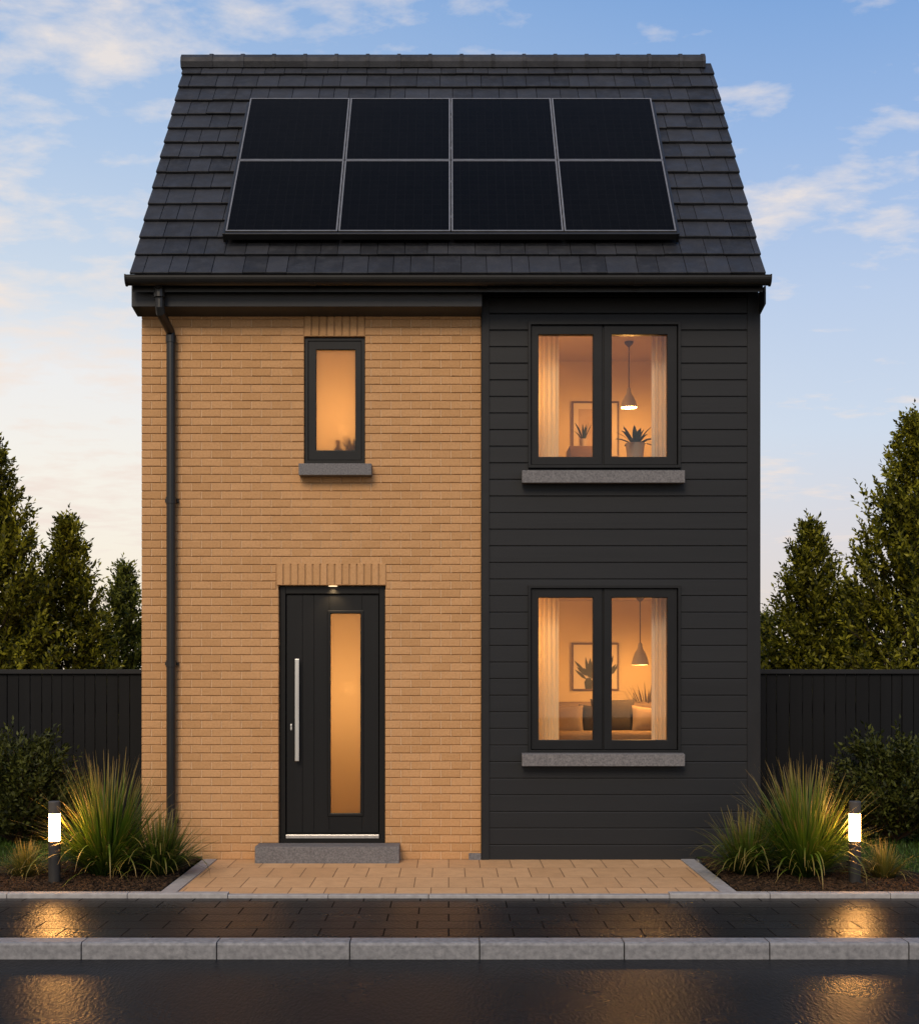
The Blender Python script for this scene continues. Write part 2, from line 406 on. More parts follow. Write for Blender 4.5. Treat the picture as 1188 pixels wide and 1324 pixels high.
def ribbons(bases, az, lean, length, width, bend, segs=6, facing=None, tipw=.08, wp=None):
    """curved grass blades: arrays -> V, quads, uv"""
    n = len(az); t = np.linspace(0,1,segs+1)
    ang = lean[:,None] + bend[:,None]*t[None,:]**1.5           # angle from vertical along the blade
    ds = length[:,None]/segs
    r = np.cumsum(np.concatenate([np.zeros((n,1)), np.sin(ang[:,1:])*ds],1),1)
    z = np.cumsum(np.concatenate([np.zeros((n,1)), np.cos(ang[:,1:])*ds],1),1)
    cx = bases[:,0,None]+r*np.cos(az)[:,None]; cy = bases[:,1,None]+r*np.sin(az)[:,None]; cz = bases[:,2,None]+z
    prof = (np.minimum(1, .55+t*2.2)*(1-t**2.2)+tipw*t**3) if wp is None else wp(t)
    f = az + math.pi/2 + (rng.uniform(-.6,.6,n) if facing is None else facing)
    wv = np.stack([np.cos(f), np.sin(f), np.zeros(n)],1)
    C = np.stack([cx,cy,cz],2); W = wv[:,None,:]*(width[:,None]*prof[None,:])[:,:,None]/2
    V = np.stack([C-W, C+W],2).reshape(-1,3)
    uv = np.stack([np.tile(np.array([0,1.]), n*(segs+1)), np.repeat(np.tile(t,n),2)],1)
    o = (np.arange(n)*(segs+1)*2)[:,None,None]; i = (np.arange(segs)*2)[None,:,None]
    q = (o+i+np.array([0,1,3,2])[None,None,:]).reshape(-1,4)
    return V, q, uv
def join_r(*parts):
    V=[];Q=[];U=[];n=0
    for v,q,u in parts: V.append(v);Q.append(q+n);U.append(u);n+=len(v)
    return np.concatenate(V),np.concatenate(Q),np.concatenate(U)
def lawn_blades(s):
    n = 16000
    x = rng.uniform(2.75, 6.2, n); y = rng.uniform(-1.8, 1.95, n)
    keep = np.array([b > bed_edge(min(a,4.89), s)+.0 or a > 4.9 for a, b in zip(x, y)]); x, y = x[keep], y[keep]; n = len(x)
    B = np.stack([s*x, y, np.full(n,.028)],1)
    V,q,u = ribbons(B, rng.uniform(0,6.28,n), rng.uniform(0,.5,n), rng.uniform(.025,.06,n), rng.uniform(.005,.008,n), rng.uniform(0,.8,n), 2)
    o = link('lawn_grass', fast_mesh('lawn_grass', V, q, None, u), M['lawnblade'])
    tag(o, 'short dark green lawn grass before the %s fence' % ('left' if s < 0 else 'right'), 'grass', kind='stuff')
for s in (-1,1): lawn_blades(s)

# ------------------------------------------------------------------ the house
house = thing('house', 'narrow detached house, half buff brick and half charcoal cladding, steep slate roof', 'house')
BX0, BX1 = wx(183), wx(622)
CX1 = wx(982)
WIN = (wx(393), wx(472), wz(599), wz(435))            # small window opening
DOOR = (wx(360), wx(498), .135, wz(757))              # door opening
UW = (wx(683), wx(878.5), wz(606), wz(418)); LW = (wx(683), wx(878.5), wz(974), wz(758))
WT = 4.90
ROW = .0731; BL = .178; J = .0060
b = MB()
pm = MB()
lints = [(wx(393), wx(472), wz(435), wz(405.5)), (wx(357), wx(499.5), wz(757), wz(727))]
blocks = [WIN, DOOR] + lints
nr = int(WT/ROW)+1
jit = lambda: random.uniform(-.0011,.0011)
for k in range(nr):
    z0 = k*ROW+J/2; z1 = (k+1)*ROW-J/2
    if z1 > WT: z1 = WT
    if z1-z0 < .02: continue
    zc = (z0+z1)/2
    spans = [(BX0, BX1)]
    for h in blocks:
        if h[2] < zc < h[3]:
            new = []
            for a, c in spans:
                if h[0] > a: new.append((a, min(c,h[0])))
                if h[1] < c: new.append((max(a,h[1]), c))
            spans = [s_ for s_ in new if s_[1]-s_[0] > .01]
    off = (k % 2)*BL/2
    for a, c in spans:
        e = BX0 - off + math.ceil((a-BX0+off)/BL-1e-6)*BL; cuts = []
        while e < c:
            if e-a > .034 and c-e > .034: cuts.append(e)
            e += BL
        ed = [a]+cuts+[c]
        for p, q in zip(ed[:-1], ed[1:]):
            pp = p+(J/2 if p > a else 0); qq = q-(J/2 if q < c else 0)
            dy = random.uniform(-.0016,.0016)
            if q < c: pm.box(qq+.0003, qq+J-.0003, .003+random.uniform(-.001,.0015), .09, z0+.001, z1-.0005)
            b.cbox(pp, qq, dy, .095, z0+random.uniform(-.0006,.0006), z1+random.uniform(-.0006,.0006), .0055, jit)
for (x0,x1,z0,z1), n in zip(lints, (8, 15)):
    w = (x1-x0)/n
    for i in range(n): b.cbox(x0+i*w+.005, x0+(i+1)*w-.005, -.002+random.uniform(-.0015,.0015), .095, z0+.002, z1-.006, .005, jit)
wall = b.build('brick_wall', M['brick'], house)
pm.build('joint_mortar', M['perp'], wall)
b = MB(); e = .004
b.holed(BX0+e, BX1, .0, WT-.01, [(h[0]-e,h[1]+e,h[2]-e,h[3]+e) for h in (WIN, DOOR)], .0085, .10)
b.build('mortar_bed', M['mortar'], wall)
# inner skin of front wall (hidden backing, closes the rooms)
IN = [(WIN[0]+.01,WIN[1]-.01,WIN[2]+.01,WIN[3]-.01),(DOOR[0]+.01,DOOR[1]-.01,DOOR[2]-.02,DOOR[3]-.01),
      (UW[0]+.01,UW[1]-.01,UW[2]+.01,UW[3]-.01),(LW[0]+.01,LW[1]-.01,LW[2]+.01,LW[3]-.01)]
b = MB(); b.holed(BX0+.03, CX1-.04, 0.0, 5.0, IN, .104, .2); b.build('inner_wall', M['room'], house)
# cladding
b = MB(); HB = 21.45/145; z = .0
CL0, CL1 = wx(632.5), wx(965)
holes = [UW, LW]; k = 0
zz = wz(1113.5)
while zz < 5.04:
    z1 = min(zz+HB, 5.05); zc0, zc1 = zz+.001, z1-.0032
    spans = [(CL0, CL1, zc0, zc1)]
    for h in holes:
        new = []
        for a, c, p, q in spans:
            if q <= h[2] or p >= h[3] or c <= h[0] or a >= h[1]: new.append((a,c,p,q)); continue
            if a < h[0]: new.append((a, h[0], p, q))
            if c > h[1]: new.append((h[1], c, p, q))
            if p < h[2]: new.append((h[0], h[1], p, h[2]))
            if q > h[3]: new.append((h[0], h[1], h[3], q))
        spans = new
    dy = random.uniform(-.0012,.0012)
    for a, c, p, q in spans:
        full = q-p > HB*.8
        tilt = .001
        y0 = -.024+dy
        # tilted weatherboard: foot proud, head set back, small bevels
        b.add([(a,y0+.003,p),(c,y0+.003,p),(c,y0,p+.004),(a,y0,p+.004),(a,y0+tilt,q-.009),(c,y0+tilt,q-.009),(c,y0+tilt+.006,q),(a,y0+tilt+.006,q),
               (a,.002,p),(c,.002,p),(c,.002,q),(a,.002,q)],
              [(0,1,3,2)[::1] if False else (0,1,2,3),(3,2,5,4),(4,5,6,7),(8,9,1,0),(7,6,10,11),(0,3,4,7),(0,7,11,8),(1,9,10,6),(1,6,5,2)])
    zz = z1
clad = b.build('cladding', M['clad'], house)
b = MB(); b.holed(wx(623), CX1-.03, .02, 5.05, holes, .003, .10); b.build('backing_board', M['black'], clad)
b = MB(); b.box(wx(622.5), wx(632.5), -.038, .10, 0.0, 5.055)
b.build('corner_trim', M['trim'], house, bevel=.003)
b = MB(); b.box(wx(965), CX1, -.034, .10, 0.0, 5.055)
b.build('corner_trim', M['trim'], house, bevel=.003)
b = MB(); b.box(CL0+.001, CL1-.001, -.03, .0, .0, wz(1113.5)-.002); b.build('base_trim', M['trim'], house)
b = MB(); b.box(wx(606), wx(622)-.002, -.035, .09, 0, .06); b.build('plinth_block', M['granite'], house, bevel=.004)
# side, rear walls with gables
HD = 4.14; EAVE = 5.12; EVY = -.34; RY = 2.07; RZ = 8.04
TH = math.atan2(RZ-EAVE, RY-EVY); SL = math.hypot(RZ-EAVE, RY-EVY); ct, st = math.cos(TH), math.sin(TH)
def gable(xa, xb, m):
    b = MB(); zl = EAVE+(0.101-EVY)*math.tan(TH)-.10
    prof = [(.101,0),(HD,0),(HD,zl),(RY,RZ-.12),(.101,zl)]
    b.prism(prof, xa, xb); return b.build('gable_wall', m, house)
gable(BX0+.008, BX0+.028, M['side_brick']); gable(CX1-.06, CX1-.04, M['clad'])
b = MB(); b.box(BX0+.03, CX1-.062, HD-.1, HD-.002, 0, 5.1); b.build('rear_wall', M['side_brick'], house)

# roof
RX0, RX1 = -2.757, 2.742
b = MB()
o = -.035
b.prism([(EVY+.03,EAVE-.05),(RY,RZ-.075),(2*RY-EVY-.03,EAVE-.05),(2*RY-EVY-.03,EAVE-.14),(RY,RZ-.2),(EVY+.03,EAVE-.14)], RX0+.012, RX1-.012)
roof = b.build('roof', M['gutter'], house)
def tiles(front):
    b = MB(); NC = 14; g = SL/NC
    for c in range(NC):
        s0 = c*g - (.012 if c == 0 else .0); s1 = c*g+g*1.12 if c < NC-1 else (c+1)*g
        x = RX0 - random.uniform(0,.13)
        while x < RX1:
            w = random.choice((.15,.18,.2,.22,.24,.27)) ; xa, xb = max(x,RX0)+.0012, min(x+w,RX1)-.0012
            x += w
            if xb-xa < .03: 
                continue
            t = .022+random.uniform(-.003,.003); lift = .034+random.uniform(-.002,.003); dn = random.uniform(-.004,.004)
            def P(xx, s, n):
                y = EVY+s*ct-n*st; z = EAVE+s*st+n*ct
                return (xx, y if front else 2*RY-y, z)
            ch = .004
            A = [P(xa,s0+dn,lift-t),P(xb,s0+dn,lift-t),P(xb,s0+dn,lift-ch),P(xa,s0+dn,lift-ch),
                 P(xa+.002,s0+dn+ch,lift),P(xb-.002,s0+dn+ch,lift),P(xb-.002,s1,.004),P(xa+.002,s1,.004),P(xa,s1,-.014),P(xb,s1,-.014)]
            fs = [(0,1,2,3),(3,2,5,4),(4,5,6,7),(0,8,9,1),(0,3,4,7,8),(1,9,6,5,2),(7,6,9,8)]
            if not front: fs = [f[::-1] for f in fs]
            b.add(A, fs)
    return b
tiles(True).build('roof_tiles', M['slate'], roof); tiles(False).build('roof_tiles', M['slate'], roof)
b = MB(); x = RX0-.022; RE = RX1-.085; rl = .325
while x < RE-.05:
    xb = min(x+rl, RE)
    for (xa, xc, rr) in ((x, xb-.004, .116), (xb-.03, xb+.006, .124)):
        prof = [(RY+rr*1.15*math.cos(R(a)), RZ-.035+rr*math.sin(R(a))) for a in (-28,0,25,55,80,100,125,155,180,208)]
        b.prism(prof, xa, min(xc, RE+.005))
    x = xb
b.build('ridge_tiles', M['slate'], roof)
# gutter
GY, GZ, GR = -.392, 5.085, .058
b = MB(); prof = []
for a in range(180, 361, 12): prof.append((GY+GR*math.cos(R(a)), GZ+GR*1.25*math.sin(R(a))))
prof += [(GY+GR, GZ+.004),(GY+GR-.006, GZ+.004)]
for a in range(354, 185, -12): prof.append((GY+(GR-.006)*math.cos(R(a)), GZ+(GR-.006)*1.25*math.sin(R(a))))
prof += [(GY-GR+.008, GZ+.006),(GY-GR-.004, GZ+.006)]
GX0, GX1, GM = wx(163,11.6), wx(995,11.6), wx(622,11.6)
b.prism(prof, GX0, GX1)
for x in (GX0-.004, GX1-.004):
    pr = [(GY+(GR+.006)*math.cos(R(a)), GZ-.0+(GR+.006)*1.25*math.sin(R(a))) for a in range(180,361,12)]
    pr += [(GY+GR+.006, GZ+.01),(GY-GR-.006, GZ+.01)]
    b.prism(pr, x, x+.012)
for x in (GM, -1.2, 1.6):
    pr = [(GY+(GR+.004)*math.cos(R(a)), GZ+(GR+.004)*1.25*math.sin(R(a))) for a in range(180,361,12)]
    b.prism(pr, x, x+.05)
b.build('gutter', M['gutter'], house)
# boxed eaves
FY = -.23
b = MB(); FX0, FX1 = wx(170,D0+FY), wx(622.3)-.001
zb = wz(396, D0+FY)
b.prism([(FY,zb),(FY,5.06),(.006,5.06),(.006,zb-.028),(-.02,zb-.028)], FX0, FX1)
b.build('eaves_box', M['fascia'], house, bevel=.002)
b = MB(); b.box(wx(622.5), CX1-.02, FY+.02, .10, 5.058, 5.075); b.build('soffit', M['trim'], house)
b = MB(); b.prism([(FY,4.90),(FY,5.056),(.09,5.056),(.09,4.86),(-.02,4.86)], CX1+.002, wx(988,D0+FY)); b.build('eaves_box', M['trim'], house)
# downpipe
xd = wx(221, 11.93); xo = wx(208, 11.75)
b = MB(); pr = .041; yw = -.065
b.tube([(xo,GY+.02,GZ-.05),(xo,-.29,5.0),(xo,-.285,wz(398,11.72)),(xo+.004,-.275,wz(404,11.72)),(xd-.006,yw-.01,wz(428,11.92)),(xd,yw,wz(434,11.93)),(xd,yw,.02)], [pr]*7, 14)
for z in (wz(434,11.93)-.03, 3.2, 1.75, .35): b.lathe([(pr,-.03),(pr+.006,-.03),(pr+.006,.03),(pr,.03)], 14, (xd,yw,z))
b.lathe([(pr+.008,-.05),(pr+.008,.03)], 14, (xo,GY+.02+.07,GZ-.1))
for z in (3.2, 1.75, .35): b.box(xd-.06, xd+.06, yw+.03, .004, z-.014, z+.014)
b.build('downpipe', M['gutter'], house, smooth=False)

# windows
def casement(op, py_glass, gl, name='window'):
    x0,x1,z0,z1 = op; w = thing(name, None, None); w.parent = house
    for k in ('label','category'):
        if k in w: del w[k]
    b = MB(); b.ring(x0-.005, x1+.005, z0+.002, z1+.006, .026, -.048, .09)
    b.ring(x0-.003, x1+.003, z0+.004, z1+.004, .05, .0505, .0895)
    b.build('window_frame', M['frame'], w, bevel=.002)
    gz0, gz1 = wz(py_glass[1]), wz(py_glass[0])
    sx = [(x0+.025, wx(778)), (wx(780.3), x1-.025)]
    for (a, c), (ga, gc) in zip(sx, gl):
        b = MB(); b.ring(a, c, z0+.032, z1-.0215, (wx(ga)-a, c-wx(gc), gz0-z0-.032, z1-.0215-gz1), -.022, .05)
        sash = b.build('sash', M['frame'], w, bevel=.0045)
        b = MB(); b.ring(wx(ga)-.008, wx(gc)+.008, gz0-.008, gz1+.008, .0085, -.016, .03); b.build('glazing_bead', M['black'], sash)
        b = MB(); b.box(wx(ga)-.006, wx(gc)+.006, .008, .014, gz0-.006, gz1+.006); b.build('glass_pane', M['glass'], sash)
    b = MB(); b.box(wx(778)-.004, wx(780.3)+.004, -.006, .06, z0+.03, z1-.028); b.build('mullion', M['black'], w)
    b = MB(); b.box(wx(785)-.012, wx(785)+.012, .05, .065, (z0+z1)/2-.08, (z0+z1)/2+.03); b.box(wx(785)-.008, wx(785)+.008, .06, .10, (z0+z1)/2-.01, (z0+z1)/2+.01)
    b.build('window_handle', M['black'], w, bevel=.003)
    return w
def sill(w, xa, xb, ya, yb, proj, back=.0):
    d = D0-proj; b = MB(); zt = wz(ya, d); zbm = wz(yb, d)
    b.prism([(-proj,zbm),(-proj,zt-.004),(-proj+.004,zt),(back,zt+.008),(back,zbm)], wx(xa,d), wx(xb,d))
    b.build('sill', M['granite'], w, bevel=.003)
u = casement(UW, (433,591), ((696,766.3),(790.5,862.3))); sill(u, 675, 885.5, 608, 624, .14, -.049)
l = casement(LW, (773,957), ((696,766.3),(790.5,862.3))); sill(l, 675, 885.5, 975.5, 991, .14, -.049)
# small frosted window
w = thing('window', None, None); w.parent = house
x0,x1,z0,z1 = WIN
b = MB(); b.ring(x0+.003, x1-.003, z0+.001, z1-.001, .03, .03, .13); b.build('window_frame', M['black'], w, bevel=.002)
b = MB(); gz0, gz1 = wz(582.5, 12.05), wz(452.5, 12.05); ga, gc = wx(409,12.05), wx(459.5,12.05)
b.ring(x0+.034, x1-.034, z0+.032, z1-.032, (ga-x0-.034, x1-.034-gc, gz0-z0-.032, z1-.032-gz1), .036, .11)
sash = b.build('sash', M['frame'], w, bevel=.005)
b = MB(); b.box(ga-.006, gc+.006, .062, .068, gz0-.006, gz1+.006); b.build('glass_pane', M['frost'], sash)
sill(w, 386, 480, 599, 614, .12, .03)
# front door
door = thing('front_door', None, None); door.parent = house
DD = 12.08
x0,x1,z0,z1 = DOOR
b = MB()
b.box(x0+.003, wx(369.5,DD), .062, .16, z0+.02, z1-.003); b.box(wx(490.5,DD), x1-.003, .062, .16, z0+.02, z1-.003)
b.box(wx(369.5,DD), wx(490.5,DD), .062, .16, wz(768,DD), z1-.003)
b.ring(x0+.003, x1-.003, z0+.02, z1-.003, .095, .1335, .1605)
b.build('door_frame', M['black'], door, bevel=.004)
g0, g1, gb, gt = wx(428.5,DD), wx(465,DD), wz(1051,DD), wz(794.5,DD)
l0, l1, lb, lt = wx(370.5,DD), wx(489.5,DD), wz(1077,DD), wz(769.5,DD)
b = MB()
cuts = [l0, wx(391,DD), wx(406,DD), g0-.02]
for a, c in zip(cuts[:-1], cuts[1:]): b.cbox(a+.0006, c-.0006, .084, .13, lb, lt, .0018)
b.cbox(g1+.02, l1, .084, .13, lb, lt, .003); b.cbox(g0-.0198, g1+.0198, .0842, .13, lb, gb-.012, .001); b.cbox(g0-.0198, g1+.0198, .0842, .13, gt+.012, lt, .001)
leaf = b.build('door_leaf', M['door'], door)
b = MB(); b.ring(g0-.036, g1+.036, gb-.036, gt+.036, .03, .076, .1); b.build('glazing_moulding', M['black'], leaf, bevel=.006)
b = MB(); b.box(g0-.02, g1+.02, .10, .106, gb-.02, gt+.02); b.build('glass_pane', M['frost'], leaf)
b = MB(); hx = wx(384,12.02); ht, hb = wz(852,12.02), wz(984.5,12.02)
b.box(hx-.019, hx+.019, .015, .036, hb, ht)
for z in (hb+.12, ht-.12): b.box(hx-.009, hx+.009, .0365, .0835, z-.009, z+.009)
b.build('handle', M['steel'], leaf, bevel=.004)
b = MB(); lx, lz = wx(376.5,DD), wz(940,DD); b.obox(Matrix.Translation((lx,.0815,lz)), .017, .006, .05)
b.tube([(lx,.079,lz+.012),(lx,.066,lz+.012)], .007, 10); b.tube([(lx,.079,lz-.028),(lx,.074,lz-.028)], .004, 8); b.build('lock', M['steel'], leaf, bevel=.002)
b = MB(); b.box(l0-.004, l1+.004, .05, .16, wz(1084,DD), wz(1079.2,DD)); b.build('threshold', M['steel'], door, bevel=.003)
b = MB(); b.box(x0+.005, x1-.005, .045, .15, z0+.002, wz(1084,DD)-.001); b.box(x0+.0045, x1-.0045, .001, .1, z0-.1, z0+.0015); b.build('door_sill', M['black'], door)
b = MB(); dlx = wx(430); b.lathe([(.04,.004),(.04,.001),(.036,.0)], 20, (dlx, .035, z1-.0065)); dl = b.build('downlight', M['downlight'], house)
# doorstep
st = thing('doorstep', 'low grey granite slab step in front of the front door', 'doorstep', ((wx(333)+wx(519))/2, -.13, 0))
b = MB(); hw = (wx(519,11.75)-wx(332.5,11.75))/2; b.box(-hw, hw, -.125, .127, .0, .150); b.build('slab', M['granite'], st, bevel=.004)

# rooms behind the windows (part of the house)
def room(x0,x1,y1,z0,z1):
    b = MB(); y0 = .201
    b.add([(x0,y1,z0),(x1,y1,z0),(x1,y1,z1),(x0,y1,z1)],[(0,1,2,3)])
    b.add([(x0,y0,z0),(x0,y1,z0),(x0,y1,z1),(x0,y0,z1)],[(0,1,2,3)]); b.add([(x1,y0,z0),(x1,y1,z0),(x1,y1,z1),(x1,y0,z1)],[(3,2,1,0)])
    b.build('room_wall', M['room'], house)
    b = MB(); b.add([(x0,y0,z1),(x1,y0,z1),(x1,y1,z1),(x0,y1,z1)],[(3,2,1,0)]); b.build('room_ceiling', M['roomceil'], house)
    b = MB(); b.add([(x0,y0,z0),(x1,y0,z0),(x1,y1,z0),(x0,y1,z0)],[(0,1,2,3)]); b.build('room_floor', M['roomfloor'], house)
RB = 2.1
room(.34, 2.66, RB, 2.62, 4.93)
room(.34, 2.66, RB, .42, 2.42)
room(WIN[0]-.5, WIN[1]+.5, 1.3, 2.62, 4.85)
room(DOOR[0]-.35, DOOR[1]+.35, 1.7, .12, 2.5)
def at(px, py, Y): d = D0+Y; return Vector((wx(px,d), Y, wz(py,d)))
def pointlamp(name, loc, w, col, rad=.03, parent=None):
    l = bpy.data.lights.new(name, 'POINT'); l.energy = w; l.color = col; l.shadow_soft_size = rad
    o = bpy.data.objects.new(name, l); COL.objects.link(o); o.location = loc
    if parent: o.parent = parent
    return o
WARM = (1, .47, .125)
def pendant(label, px, py_rose, py_top, py_bot, Y, rw, ceil, watts):
    p = at(px, py_bot, Y); t = thing('pendant_lamp', label, 'lamp', (p.x,p.y,p.z))
    h = (py_bot-py_top)*(D0+Y)/F; r = rw*(D0+Y)/F; top = ceil-p.z
    b = MB(); b.lathe([(.004,top),(.045,top),(.042,top-.02),(.012,top-.05),(.004,top-.05)], 16); b.build('ceiling_rose', M['cord'], t)
    b = MB(); b.tube([(0,0,top-.04),(0,0,h+.03)], .0055, 8); b.build('cord', M['cord'], t)
    b = MB(); b.lathe([(r,0),(r*.97,h*.12),(r*.84,h*.42),(r*.62,h*.70),(r*.40,h*.88),(.024,h),(.02,h+.035),(.012,h+.05),(.002,h+.05),(.002,h+.04),(.016,h-.008),(r*.38,h*.86),(r*.60,h*.68),(r*.82,h*.40),(r*.95,h*.10),(r*.985,0)], 32, cap=False)
    b.build('lamp_shade', M['shade'], t, smooth=True)
    b = MB(); b.lathe([(.002,-.03),(.022,-.022),(.033,0),(.028,.025),(.014,.05),(.002,.055)], 16, (0,0,.040)); b.build('bulb', M['bulb'], t, smooth=True)
    pl = pointlamp('lamp_light', (0,0,-.022), watts, WARM, .03, t)
    return t
pendant('small bell shaped pendant lamp glowing in the upstairs window', 813, 446, 508, 527, 1.25, 10.5, 4.928, 34)
pendant('wider bell shaped pendant lamp glowing above the sofa downstairs', 827.5, 775, 838, 860, 1.25, 11, 2.418, 38)
# soft room light: a lamp elsewhere in each lit room, out of sight from the street
pointlamp('room_light', (.62, .55, 4.2), 16, WARM, .12); pointlamp('room_light', (.62, .62, 1.95), 19, WARM, .12)
pointlamp('room_light', (WIN[0]+.3, .62, 3.95), 13, (1,.43,.11), .06)
pointlamp('room_light', ((DOOR[0]+DOOR[1])/2+.10, .80, 1.52), 19, (1,.45,.12), .06)
sp = bpy.data.lights.new('downlight_beam','SPOT'); sp.energy = 9; sp.color = (1,.68,.35); sp.spot_size = R(120); sp.spot_blend = .8; sp.shadow_soft_size = .03
o = bpy.data.objects.new('downlight_beam', sp); COL.objects.link(o); o.location = (dlx, .033, z1-.016); o.rotation_euler = (R(8),0,0); o.parent = house

# curtains
def curtain(name, label, m, xa, xb, za, zb, y, folds, amp):
    n = 90; V = []; Fc = []
    c = Vector(((xa+xb)/2, y, za)); rows = 9
    for j in range(rows):
        v = j/(rows-1)
        for i in range(n+1):
            u_ = i/n; ph = folds*2*math.pi*u_
            yy = amp*(math.sin(ph)+.35*math.sin(2.3*ph+1))*(.75+.25*v)
            xx = (u_-.5)*(xb-xa)*(1-.05*v*(1-abs(2*u_-1)))
            V.append((xx, yy, v*(zb-za)))
    for j in range(rows-1):
        for i in range(n): Fc.append((j*(n+1)+i, j*(n+1)+i+1, (j+1)*(n+1)+i+1, (j+1)*(n+1)+i))
    b = MB(); b.add(V, Fc); o = b.build('curtain', m, None, smooth=True, loc=c)
    s = o.modifiers.new('Thickness','SOLIDIFY'); s.thickness = .003
    return tag(o, label, 'curtain', 'curtains in the lit windows')
for (zt, zb_, lab) in ((4.90, 2.66, 'upstairs'), (2.40, .46, 'downstairs')):
    curtain('curtain', 'sheer cream curtain on the left of the %s wide window' % lab, M['sheer'], wx(684,12.3), wx(722.5,12.3), zb_, zt, .30, 6, .006)
    curtain('curtain', 'folded beige curtain on the right of the %s wide window' % lab, M['drape'], wx(842.5,12.3), wx(872,12.3), zb_, zt, .30, 3.2, .022)

# pictures
def picture(label, xa, xb, ya, yb, Y, motif):
    d = D0+Y; a = at(xa, yb, Y); c = at(xb, ya, Y); t = thing('picture', label, 'picture', ((a.x+c.x)/2, Y, a.z))
    hw_, h = (c.x-a.x)/2, c.z-a.z
    b = MB(); b.ring(-hw_, hw_, 0, h, .018, -.012, .012); b.build('picture_frame', M['wood'], t)
    b = MB(); b.box(-hw_+.016, hw_-.016, -.002, .008, .016, h-.016); b.build('picture_paper', M['canvas'], t)
    motif(t, hw_, h); return t
def art_plant(t, hw_, h):
    b = MB()
    def leaf(x, z, ang, L, W):
        pts = [(0,0),(L*.35,W),(L*.7,W*.8),(L,0),(L*.7,-W*.8),(L*.35,-W)]
        b.add([(x+p*math.cos(ang)-q*math.sin(ang), -.0045, z+p*math.sin(ang)+q*math.cos(ang)) for p,q in pts], [tuple(range(6))])
    for cx, cz in ((-.07,.03),(.13,.05)):
        for i in range(13):
            a = R(90+random.uniform(-62,62)); l_ = random.uniform(.09,.24)
            leaf(cx+math.cos(a)*.02, cz+.08+math.sin(a)*.02*i/3, a, l_, .016)
        b.add([(cx-.035,-.0045,cz-.012),(cx+.035,-.0045,cz-.012),(cx+.045,-.0045,cz+.06),(cx+.02,-.0045,cz+.10),(cx-.02,-.0045,cz+.10),(cx-.045,-.0045,cz+.06)],[tuple(range(6))])
    for v in range(len(b.v)):
        x,y,z = b.v[v]; b.v[v] = (max(-hw_+.02,min(hw_-.02,x)), y-random.uniform(0,.001), max(.018,min(h-.02,z)))
    b.build('picture_print', M['ink'], t)
def art_plain(t, hw_, h):
    b = MB(); b.box(-hw_+.07, hw_-.07, -.005, -.0021, .09, h-.08); b.build('picture_print', M['mat'], t)
picture('framed leaf print on the wall above the sofa downstairs', 739, 800, 831.5, 893, 2.08, art_plant)
picture('pale framed print on the upstairs room wall', 739, 800, 519, 592, 2.08, art_plain)

# plants in pots
def house_plant(label, p, pot_r, pot_h, n, L, W, lean, bend, m, soft=None):
    t = thing('potted_plant', label, 'plant', p)
    b = MB(); b.lathe([(pot_r*.78,0),(pot_r,pot_h*.9),(pot_r*1.03,pot_h),(pot_r*.9,pot_h),(pot_r*.85,pot_h*.85)], 24); b.build('pot', M['ceramic'], t, smooth=False)
    az = np.arange(n)*2.39996+.3; u_ = np.arange(n)/n
    B = np.stack([np.cos(az)*.015, np.sin(az)*.015, np.full(n, pot_h*.86)],1)
    V,q,uv = ribbons(B, az, lean*(.25+.75*u_), L*rng.uniform(.75,1.1,n), W*rng.uniform(.8,1.1,n), bend*(.3+.7*u_), 8, np.zeros(n)+rng.uniform(-.3,.3,n), wp=lambda t_: np.sin(np.pi*np.clip(.12+t_*.88,0,1))**.8)
    link('foliage', fast_mesh('foliage', V, q, None, uv), m, t)
    return t
p = at(821, 594, .62); house_plant('dark broad leaved pot plant under the upstairs pendant lamp', (p.x,p.y,p.z-.05), .088, .2, 22, .23, .056, 1.05, 1.15, M['darkleaf'])
# cabinet with a plant, upstairs
p = at(757, 576, 1.5)
c = thing('cabinet', 'low dark wooden cabinet upstairs beneath the pale print', 'cabinet', (p.x, 1.72, 2.62)); hh = p.z-2.62
b = MB(); b.box(-.16,.2,-.2,.2,.0,hh); b.build('body', M['wood'], c, bevel=.004)
for k in range(3):
    b = MB(); b.box(-.15,.19,-.215,-.202,hh-.16-k*.24,hh-.03-k*.24+.0); dr = b.build('drawer', M['wood'], c, bevel=.003)
house_plant('small spiky pot plant standing on the upstairs cabinet', (p.x-.01, 1.62, p.z), .042, .085, 16, .2, .022, .6, .5, M['darkleaf'])
# dried grass plant behind the sofa
p = at(834, 925, 1.9); house_plant('feathery plant in the corner beside the sofa', (p.x+.02, 1.93, .42), .12, p.z-.42+.02, 34, .44, .014, .5, .4, M['dryleaf'])

# sofa
def pillow(w_, h_, t_, n=14, pinch=.12):
    b = MB(); V = []; Fc = []
    for side in (1,-1):
        for j in range(n+1):
            for i in range(n+1):
                u_, v = i/n*2-1, j/n*2-1
                th = t_/2*max(0,(1-u_**2)*(1-v**2))**.42
                sx_ = 1-pinch*(1-v*v)*abs(u_)**3*.6; sz_ = 1-pinch*(1-u_*u_)*abs(v)**3*.6
                V.append((u_*w_/2*sx_, -side*th, v*h_/2*sz_))
    m_ = (n+1)**2
    for j in range(n):
        for i in range(n):
            q = (j*(n+1)+i, j*(n+1)+i+1, (j+1)*(n+1)+i+1, (j+1)*(n+1)+i)
            Fc.append(q); Fc.append(tuple(m_+k for k in q[::-1]))
    b.add(V, Fc); return b
sz = wz(947, 12.95)    # seat height seen through the window
s = thing('sofa', 'beige fabric sofa against the living room wall downstairs', 'sofa', (1.5, 1.55, .42)); SZ = sz-.42
